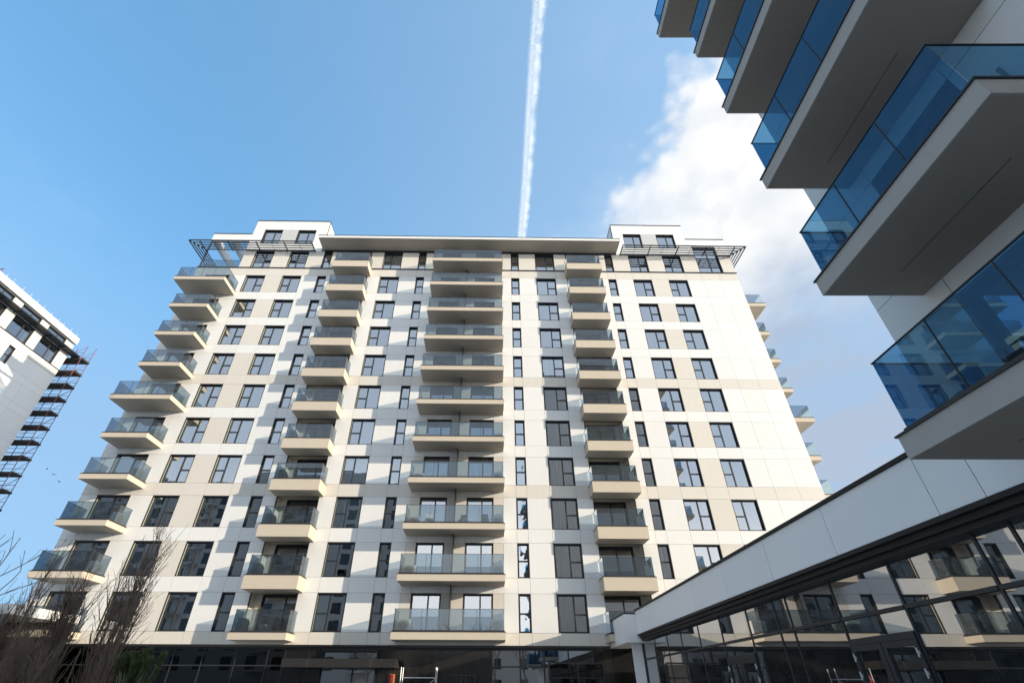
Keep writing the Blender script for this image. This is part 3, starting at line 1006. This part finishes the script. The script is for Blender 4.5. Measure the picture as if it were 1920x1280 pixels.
for a, b, y0, y1, z0, z1 in ((PF, PN, -0.03, 0.5, 3.90, 3.975), (PF, PN, 0.06, 0.5, 3.79, 3.895), (PF, PN, 0.14, 0.5, 3.69, 3.785)):
    box('soffit_rail', a, b, y0, y1, z0, z1, 'bronze', pod)
mul = [-20.6, -18.5, -16.65, -14.85, -12.9, -10.9, -8.9, -7.28, -6.62, -4.68, -2.8, -0.88, -0.25, 1.6, 3.5, 5.4, 7.3, 9.2, 11.1, 13.0]
GY = 0.35
for i, (a, b) in enumerate(zip(mul[:-1], mul[1:])):
    pane('glass_pane', (a + 0.03, GY, 2.94), b - a - 0.06, 0.75, 'x', 'shop', pod)
    door = i in (5, 9)
    if not door:
        pane('glass_pane', (a + 0.03, GY, 0.1), b - a - 0.06, 2.76, 'x', 'shop', pod)
    else:
        pane('glass_pane', (a + 0.03, GY, 2.52), b - a - 0.06, 0.34, 'x', 'shop', pod)
        d = MB()
        d.box(a + 0.03, b - 0.03, GY - 0.05, GY + 0.05, 2.40, 2.515, 'metal')
        mid = (a + b) / 2
        for (p, q) in ((a + 0.03, mid - 0.01), (mid + 0.01, b - 0.03)):
            d.box(p, p + 0.10, GY - 0.05, GY + 0.03, 0.02, 2.395, 'metal'); d.box(q - 0.10, q, GY - 0.05, GY + 0.03, 0.02, 2.395, 'metal')
            d.box(p + 0.1, q - 0.1, GY - 0.05, GY + 0.03, 2.29, 2.395, 'metal'); d.box(p + 0.1, q - 0.1, GY - 0.05, GY + 0.03, 0.02, 0.2, 'metal')
        dr = d.build('door', pod)
        for (p, q) in ((a + 0.03, mid - 0.01), (mid + 0.01, b - 0.03)):
            pane('door_pane', (p + 0.1, GY - 0.01, 0.2), q - p - 0.2, 2.09, 'x', 'shop', dr)
        for x in (a + 0.06, b - 0.10):
            for z in (2.18, 1.86, 0.4):
                h = MB()
                h.seg((x + 0.02, GY - 0.075, z - 0.075), (x + 0.02, GY - 0.075, z + 0.075), 0.016, 0.016, 'steel', 6)
                h.box(x - 0.012, x + 0.05, GY - 0.07, GY - 0.052, z - 0.03, z + 0.03, 'steel')
                h.build('hinge', dr)
    box('mullion', b - 0.025, b + 0.025, GY - 0.018, GY + 0.06, 0.0, 3.688, 'metal', pod)
box('mullion', mul[0] - 0.03, mul[0] + 0.03, GY - 0.06, GY + 0.06, 0.0, 3.688, 'metal', pod)
for a, b in zip(mul[:-1], mul[1:]):
    box('transom', a + 0.026, b - 0.026, GY - 0.035, GY + 0.05, 2.87, 2.94, 'metal', pod)
    if b < 9:
        box('sill', a + 0.031, b - 0.031, GY - 0.05, GY + 0.05, 0.0, 0.1, 'metal', pod)
# pier at the far corner and the link beam running to the main block
box('pier', PF - 0.80, PF - 0.69, -0.22, 0.30, 0.0, 3.60, 'fascia', pod)
lb = MB()
lb.box(PF - 4.45, PF - 0.02, -0.62, 0.5, 3.62, 4.90, 'fascia')
l = lb.build('link_beam', pod)
box('coping', PF - 4.45, PF - 0.02, -0.66, 0.5, 4.905, 4.96, 'bronze', l)

# ------------------------------------------------------------------ block on the left with scaffold
LX, LY = -53.42, 47.2
left = thing('apartment_building', 'white apartment block at the photo edge with louvred shade and scaffold at its corner', 'building', (LX, LY, 0), R(90))
LL = 17.0       # local x from -LL (towards camera) to 0 (corner)
lw = MB()


def lp(a, b, z0, z1, mat):
    lw.box(a, b, 0.04, 0.24, z0, z1, 'joint')
    box('panel', a + G, b - G, 0, 0.04, z0 + G, z1 - G, mat, left)


LOW = [(-14.9, -12.3), (-11.4, -8.75), (-7.6, -5.0), (-3.9, -1.25)]
seq = [-LL] + [q for ab in LOW for q in ab] + [0.0]
for z0, z1 in ((34.5, 36.75), (37.05, 38.30)):
    for i in range(0, len(seq), 2):
        lp(seq[i], seq[i + 1], z0, z1, 'beige')
for a, b in LOW:
    window(left, a, b, 34.5, 36.75, 'D', room=0.7)
    window(left, a, b, 37.05, 38.30, 'D', room=0.7)
lp(-LL, -8.5, 36.75, 37.05, 'beige'); lp(-8.5, 0, 36.75, 37.05, 'beige')
for a, b in ((-LL, -11.4), (-11.4, -7.6), (-7.6, -3.9), (-3.9, 0.0)):
    lp(a, b, 33.5, 34.4, 'beige')
box('string_course', -LL, 0.03, -0.06, 0.03, 34.405, 34.495, 'metal', left)
for k in range(2, 12):
    zt = top(k)
    n = (-6.27, -5.50)
    n2 = (-13.6, -11.9)
    for a, b in ((-LL, n2[0]), (n2[1], n[0]), (n[1], -2.7), (-2.7, 0.0)):
        lp(a, b, zt - WH, zt, 'white')
    for a, b in ((-LL, n[0]), (n[0], -2.7), (-2.7, 0.0)):
        lp(a, b, zt - 3.0 if k < 11 else 3.7, zt - WH, 'white')
    window(left, n[0], n[1], zt - WH, zt, 'N')
    window(left, n2[0], n2[1], zt - WH, zt, 'R')
lw.box(-LL, 0, 1.3, 14.0, 0, 38.5, 'white')
lw.box(-0.24, 0, 0.245, 1.29, 0, 38.5, 'white')
lw.build('wall', left)
pb = MB(); pb.box(-LL, 0.12, -0.12, 14.1, 38.55, 39.40, 'white'); pb.build('parapet', left)
pg = MB()
pg.box(-LL, 0.5, -1.13, -1.07, 36.80, 36.92, 'metal'); pg.box(-LL, 0.5, -0.1, -0.045, 36.80, 36.92, 'metal')
o = pg.build('pergola', left)
for i in range(9):
    y = -0.17 - i * 0.106
    box('slat', -LL, 0.5, y - 0.03, y + 0.03, 36.83, 36.90, 'metal', o)
for i in range(8):
    x = 0.46 - i * 2.1
    box('bracket', x - 0.04, x + 0.04, -1.065, -0.003, 36.68, 36.79, 'metal', o)
for a, b in LOW:
    box('gutter', a, b, -0.09, -0.004, 36.80, 36.88, 'steel', left)
for i in range(14):
    b = MB()
    x = 0.0 - i * 1.05 - random.random() * 0.4
    b.seg((x, 0.2, 39.35), (x + random.uniform(-.03, .03), 0.2, 39.95 + random.random() * 0.25), 0.02, 0.02, 'acwhite', 4)
    b.build('rod', left)

sc = thing('scaffold', 'dark red tube scaffold with dark decks climbing the corner of the white block', 'scaffold', (LX, LY, 0))
sx = [1.25, -1.2, -3.6]
sy = [0.55, 1.75]
for x in sx:
    for y in sy:
        b = MB(); b.seg((x, y, 0), (x, y, 39.2 if y > 1 else 38.6), 0.04, 0.04, 'tube', 5); b.build('upright', sc)
zs = [36.6 - 1.93 * i for i in range(18)]
for i, z in enumerate(zs):
    box('deck', sx[2], sx[0] + 0.25, sy[0] + 0.05, sy[1] - 0.05, z - 0.05, z, 'plank', sc)
    box('toe_board', sx[2], sx[0] + 0.25, sy[0] + 0.02, sy[0] + 0.048, z - 0.05, z + 0.16, 'plank', sc)
    box('toe_board', sx[0] + 0.22, sx[0] + 0.25, sy[0] + 0.06, sy[1] - 0.06, z + 0.002, z + 0.16, 'plank', sc)
    for y in sy:
        for dzz in (0.5, 1.0):
            b = MB(); b.seg((sx[2], y, z + dzz), (sx[0], y, z + dzz), 0.025, 0.025, 'tube', 4); b.build('ledger', sc)
    b = MB(); b.seg((sx[0], sy[0], z), (sx[0], sy[1], z + 1.9), 0.022, 0.022, 'tube', 4)
    b.build('brace', sc)
    b = MB(); b.seg((sx[1], sy[i % 2], z), (sx[0], sy[i % 2], z + 1.9), 0.022, 0.022, 'tube', 4)
    b.build('brace', sc)
    b = MB(); b.seg((sx[0], sy[0], z - 0.08), (sx[0], sy[1], z - 0.08), 0.025, 0.025, 'tube', 4); b.build('transom', sc)
sc2 = thing('scaffold', 'red scaffold tubes poking above the white parapet of the edge block', 'scaffold', (LX, LY, 39.4))
for (a, b_) in (((-1.2, -10.6, 0), (-1.2, -10.6, 1.5)), ((-2.2, -10.6, 0), (-2.2, -10.6, 1.5)), ((-1.0, -10.6, 1.35), (-3.2, -10.6, 1.35)), ((-2.2, -10.6, 0.2), (-1.2, -10.6, 1.35))):
    b = MB(); b.seg(a, b_, 0.03, 0.03, 'tube', 5); b.build('tube', sc2)

# low pavilion beyond the trees
pav = thing('shop_pavilion', 'low building with white fascia and teal glazing behind the bare trees', 'building', (-23.3, 25.0, 0))
pv = MB(); pv.box(-16, 0, 0, 4.5, 4.62, 5.06, 'white'); pv.box(-15.9, -0.1, 3.5, 4.4, 0, 4.6, 'inside'); pv.build('fascia', pav)
for i in range(9):
    x = -0.1 - i * 1.75
    pane('glass_pane', (x - 1.7, 0.15, 0.1), 1.65, 4.5, 'x', 'shop', pav)
    box('mullion', x - 0.03, x + 0.03, 0.1, 0.2, 0, 4.61, 'metal', pav)

# block behind the viewpoint: fills the lower window reflections
back = thing('apartment_building', 'grey apartment block standing opposite, mirrored in the lower windows', 'building', (-17.0, -36.0, 0), R(180))
bw = MB(); bw.box(0, 80, 0.0, 15, 0, 39.5, 'farwall'); bw.box(10, 36, 0.3, 9, 39.5, 42, 'farwall'); bw.build('wall', back)
wm = MB(); wm.box(0, 1.8, -0.02, 0.0, 0, 2.1, 'metal')
wme = wm.data('window')
gm = MB(); gm.quad((0.08, -0.025, 0.08), (1.72, -0.025, 0.08), (1.72, -0.025, 2.02), (0.08, -0.025, 2.02), 'shopblack')
gme = gm.data('pane')
bm_ = MB(); bm_.box(0, 3.2, -1.5, -0.03, 0, 0.4, 'farwall')
bme = bm_.data('balcony')
for k in range(12):
    for i in range(17):
        o = put('window', wme, back, (2.0 + i * 4.6, 0, 4.4 + 3 * k))
        put('pane', gme, o)
    for i in range(4):
        put('balcony', bme, back, (5.0 + i * 18.0, 0, 4.0 + 3 * k))


low = thing('shop_row', 'low dark row of shops standing opposite, mirrored in the ground-floor glazing', 'building', (60.0, -62.0, 0), R(180))
lb = MB(); lb.box(0, 150, 0, 10, 0, 10.5, 'farwall'); lb.build('wall', low)
for i in range(24):
    o = put('window', wme, low, (3 + i * 6.0, 0, 5.5)); put('pane', gme, o)
    o = put('window', wme, low, (3 + i * 6.0, 0, 1.5)); put('pane', gme, o)

# ------------------------------------------------------------------ vegetation
def columnar_tree(loc, h, spread, label, mat, nst=9, ntw=26, seed=0):
    """Bare upright tree: a short trunk, near-vertical stems and close-set ascending twigs."""
    rnd = random.Random(seed)
    t = thing('columnar_tree', label, 'tree', loc, 0, 'bare columnar trees by the path')
    tm = MB()
    tm.seg((0, 0, 0), (0.02, 0, 0.55), 0.06, 0.045, 'bark', 6)
    tm.seg((0.02, 0, 0.55), (0.03, 0.02, h * 0.8), 0.045, 0.012, 'bark', 6)
    tm.build('trunk', t)
    cb = MB()
    for s in range(nst):
        az = rnd.uniform(0, 6.283)
        p = Vector((0.02, 0, rnd.uniform(0.35, h * 0.35)))
        out = spread * rnd.uniform(0.35, 1.0)
        hs = h * rnd.uniform(0.72, 1.0) - p.z
        n = 7
        pts = [p.copy()]
        for i in range(1, n + 1):
            f = i / n
            rad = out * (1 - (1 - f) ** 2.2) * (1 - 0.35 * f * f)
            pts.append(Vector((p.x + math.cos(az) * rad + rnd.uniform(-.02, .02), p.y + math.sin(az) * rad + rnd.uniform(-.02, .02), p.z + hs * f)))
        for i in range(n):
            ra = 0.015 * (1 - i / n) + 0.004
            cb.seg(pts[i], pts[i + 1], ra, 0.015 * (1 - (i + 1) / n) + 0.0035, mat, 4)
        for q in range(ntw):
            i = rnd.randrange(1, n)
            a = pts[i].lerp(pts[i + 1], rnd.random()) if i < n else pts[n]
            az2 = rnd.uniform(0, 6.283)
            ln = rnd.uniform(0.25, 0.75) * min(1.0, h / 3)
            tilt = rnd.uniform(0.12, 0.55)
            d = Vector((math.cos(az2) * tilt, math.sin(az2) * tilt, 1)).normalized()
            m1 = a + d * ln * 0.5
            d2 = (d + Vector((rnd.uniform(-.15, .15), rnd.uniform(-.15, .15), 0.25))).normalized()
            m2 = m1 + d2 * ln * 0.5
            cb.seg(a, m1, 0.0055, 0.0042, mat, 3); cb.seg(m1, m2, 0.0042, 0.0018, mat, 3)
            for r in range(3):
                c = a.lerp(m2, rnd.uniform(0.25, 0.95))
                d3 = (d + Vector((rnd.uniform(-.7, .7), rnd.uniform(-.7, .7), rnd.uniform(-.1, .3)))).normalized()
                cb.seg(c, c + d3 * rnd.uniform(0.06, 0.24), 0.0036, 0.0016, mat, 3)
    cb.build('crown', t)
    return t


CT = [(-5.62, 8.0, 3.85, 0.17, 'twig', 6, 'tall slender bare tree nearest the building entrance, plume reaching highest'),
      (-6.08, 8.4, 3.00, 0.18, 'twig', 6, 'bare columnar tree just beside the tall slender plume'),
      (-6.42, 7.9, 2.98, 0.18, 'twig', 6, 'grey bare columnar tree in front of the second window column'),
      (-6.85, 8.2, 2.80, 0.22, 'twigdark', 8, 'dark purple columnar tree with its tip split in two plumes'),
      (-7.25, 7.6, 2.42, 0.34, 'twigdark', 10, 'broad purple-brown columnar tree below the lowest corner balcony'),
      (-7.75, 8.6, 3.55, 0.28, 'twig', 4, 'taller thin-twigged bare tree rising in front of the corner balconies'),
      (-8.05, 8.0, 2.45, 0.42, 'twigdark', 12, 'dense dark red-brown bare tree near the photo edge'),
      (-8.4, 9.3, 2.70, 0.40, 'twig', 7, 'grey bare tree behind the dense red-brown one'),
      (-6.75, 6.8, 2.15, 0.36, 'twigdark', 10, 'low dark bare shrub in the near corner of the view'),
      (-6.1, 7.2, 2.10, 0.30, 'twig', 8, 'low grey bare shrub in front of the columnar trees'),
      (-8.8, 8.2, 2.60, 0.42, 'twigdark', 11, 'dark bare tree cut by the photo edge')]
for i, (x, y, h, s, m, ns, lab) in enumerate(CT):
    columnar_tree((x, y, 0), h, s, lab, m, ns, 32, 100 + i)


def bare_tree(loc, h, label, seed, lean=(0, 0), levels=5, thick=0.09, group=None, mat='bark'):
    rnd = random.Random(seed)
    t = thing('bare_tree', label, 'tree', loc, 0, group)
    tm, cb = MB(), MB()

    def grow(p, d, ln, r, lv):
        n = 3
        for i in range(n):
            q = p + d * (ln / n)
            d = (d + Vector((rnd.uniform(-.14, .14), rnd.uniform(-.14, .14), rnd.uniform(-.02, .12)))).normalized()
            (tm if lv == levels else cb).seg(p, q, r * (1 - 0.22 * i / n), r * (1 - 0.22 * (i + 1) / n), mat, 6 if lv == levels else (4 if lv > 2 else 3))
            if lv > 1 and lv < levels and rnd.random() < 0.75:
                side = Vector((rnd.uniform(-1, 1), rnd.uniform(-1, 1), rnd.uniform(0.1, 0.9))).normalized()
                grow(q, (d * 0.55 + side * 0.6).normalized(), ln * 0.55, r * 0.42, lv - 2 if lv > 2 else 1)
            p = q
        if lv > 1:
            for k in range(3 if lv > 2 else 2):
                side = Vector((rnd.uniform(-1, 1), rnd.uniform(-1, 1), rnd.uniform(0.0, 0.8))).normalized()
                grow(p, (d * 0.7 + side * 0.62).normalized(), ln * rnd.uniform(0.62, 0.8), r * 0.62, lv - 1)

    grow(Vector((0, 0, 0)), Vector((lean[0], lean[1], 1)).normalized(), h * 0.36, thick, levels)
    tm.build('trunk', t)
    cb.build('crown', t)
    return t


bare_tree((-11.9, 9.8, 0), 5.0, 'spreading bare tree whose thin branches enter from the photo edge over the sky', 5, (0.22, 0.0), 5, 0.05)
BT = [(-14, -17, 9.0), (-6, -21, 9.5), (1, -16, 8.5), (6, -23, 10.0), (-10, -26, 10.0), (-2, -29, 10.5)]
for i, (x, y, h) in enumerate(BT):
    bare_tree((x, y, 0), h, 'bare courtyard tree mirrored in the lowest balcony doors', 40 + i, (0, 0), 5, 0.13, 'courtyard trees mirrored in the glazing')


def pine_shrub(loc, h, w, label, seed, n=70):
    rnd = random.Random(seed)
    t = thing('pine_shrub', label, 'shrub', loc)
    tm, nb = MB(), MB()
    tm.seg((0, 0, 0), (0, 0, h * 0.5), 0.05, 0.03, 'bark', 6)
    for i in range(n):
        az = rnd.uniform(0, 6.283); f = rnd.random() ** 0.6
        el = rnd.uniform(0.1, 1.0)
        tip = Vector((math.cos(az) * w * f * (1.15 - 0.5 * el), math.sin(az) * w * f * (1.15 - 0.5 * el), h * (0.3 + 0.7 * el)))
        base = Vector((tip.x * 0.35, tip.y * 0.35, tip.z - h * 0.3))
        tm.seg(base, tip, 0.012, 0.007, 'bark', 4)
        d = (tip - base).normalized()
        d = (d + Vector((0, 0, 0.6))).normalized()
        for k in range(110):
            s = rnd.random()
            p = tip - d * (s * 0.16)
            o = Vector((rnd.gauss(0, 1), rnd.gauss(0, 1), rnd.gauss(0, 1)))
            o = (o - d * o.dot(d)).normalized()
            e = p + (d * 0.85 + o * 0.75).normalized() * rnd.uniform(0.05, 0.085)
            nb.seg(p, e, 0.0048, 0.0022, 'needle', 3)
    tm.build('trunk', t)
    nb.build('foliage', t)
    return t


pine_shrub((-5.0, 7.8, 0), 2.10, 0.40, 'green pine shrub with upright needle tufts in front of the black shopfront', 3, 90)
pine_shrub((-7.9, 7.0, 0), 1.95, 0.55, 'dark green pine shrub under the bare trees at the photo edge', 4, 90)

# ------------------------------------------------------------------ birds
bird_labels = ['tiny dark bird in the sky beside the corner balconies, highest of three', 'tiny dark bird in the sky, middle one of three', 'tiny dark bird in the sky, lowest of three near the corner balcony']
BPOS = [(-43.6, 45.0, 22.2), (-42.9, 45.0, 21.7), (-42.3, 45.0, 21.1)]
BIRDS = []
for (px, py), lab, fl in zip(((88, 878.5), (100.5, 890), (110.5, 903)), bird_labels, (0.02, 0.12, 0.10)):
    d = fwd + rgt * ((px - 928.22) / 865.5) - upv * ((py - 727.42) / 865.5)
    p = Vector((0, 0, 1.6)) + d * (45.0 / d.y)
    t = thing('bird', lab, 'bird', p, R(random.uniform(-40, 40)), 'birds in the sky')
    t.scale = (0.72, 0.72, 0.72)
    b = MB()
    b.seg((-0.14, 0, 0), (-0.05, 0, 0), 0.012, 0.045, 'bird', 6); b.seg((-0.05, 0, 0), (0.07, 0, 0), 0.045, 0.036, 'bird', 6)
    b.seg((0.07, 0, 0), (0.13, 0, 0.015), 0.036, 0.02, 'bird', 6); b.seg((0.13, 0, 0.015), (0.17, 0, 0.01), 0.02, 0.003, 'bird', 6)
    for s in (-1, 1):
        for (a0, a1, r_, q) in (((-0.03, 0.03, 0.01), (0.03, 0.16, 0.06 + fl), 0.03, 0.025), ((0.03, 0.16, 0.06 + fl), (-0.06, 0.34, 0.02 + fl * 0.4), 0.025, 0.006)):
            b.seg((a0[0], a0[1] * s, a0[2]), (a1[0], a1[1] * s, a1[2]), r_, q, 'bird', 4)
    b.build('body', t)

# ------------------------------------------------------------------ vapour trail high above
ct = MB()
rnd = random.Random(77)


def flake(c, r):
    i = len(ct.v)
    ax = Vector((rnd.gauss(0, 1), rnd.gauss(0, 1), rnd.gauss(0, 1))).normalized()
    s = ax.orthogonal().normalized(); q = ax.cross(s)
    for k in range(3):
        a = 2.094 * k + rnd.random()
        ct.v.append(tuple(c + (s * math.cos(a) + q * math.sin(a)) * r))
    ct.f.append((i, i + 1, i + 2)); ct.mi.append(ct.slot('vapour'))


y = 250.0
while y < 3600:
    clump = max(0.0, min(1.0, 0.5 + 0.28 * math.sin(y * 0.052 + 2.6 * math.sin(y * 0.0113)) + 0.25 * math.sin(y * 0.021 + 1.7 * math.sin(y * 0.0071)) + rnd.uniform(-0.2, 0.2)))
    xs = 214 + 3 * math.sin(y * 0.004)
    for _ in range(120):
        flake(Vector((xs + rnd.gauss(0, 9), y + rnd.uniform(0, 8), 3000 + rnd.gauss(0, 9))), rnd.uniform(0.7, 1.7))
    for _ in range(int(80 + 150 * clump)):
        flake(Vector((xs + 27 + rnd.gauss(6 * clump, 13), y + rnd.uniform(0, 8), 3000 + rnd.gauss(0, 13))), rnd.uniform(0.7, 1.7))
    y += 6.0
tr = ct.build('vapour_trail')
tag(tr, 'straight white vapour trail of an aircraft running down the blue sky', 'vapour trail')
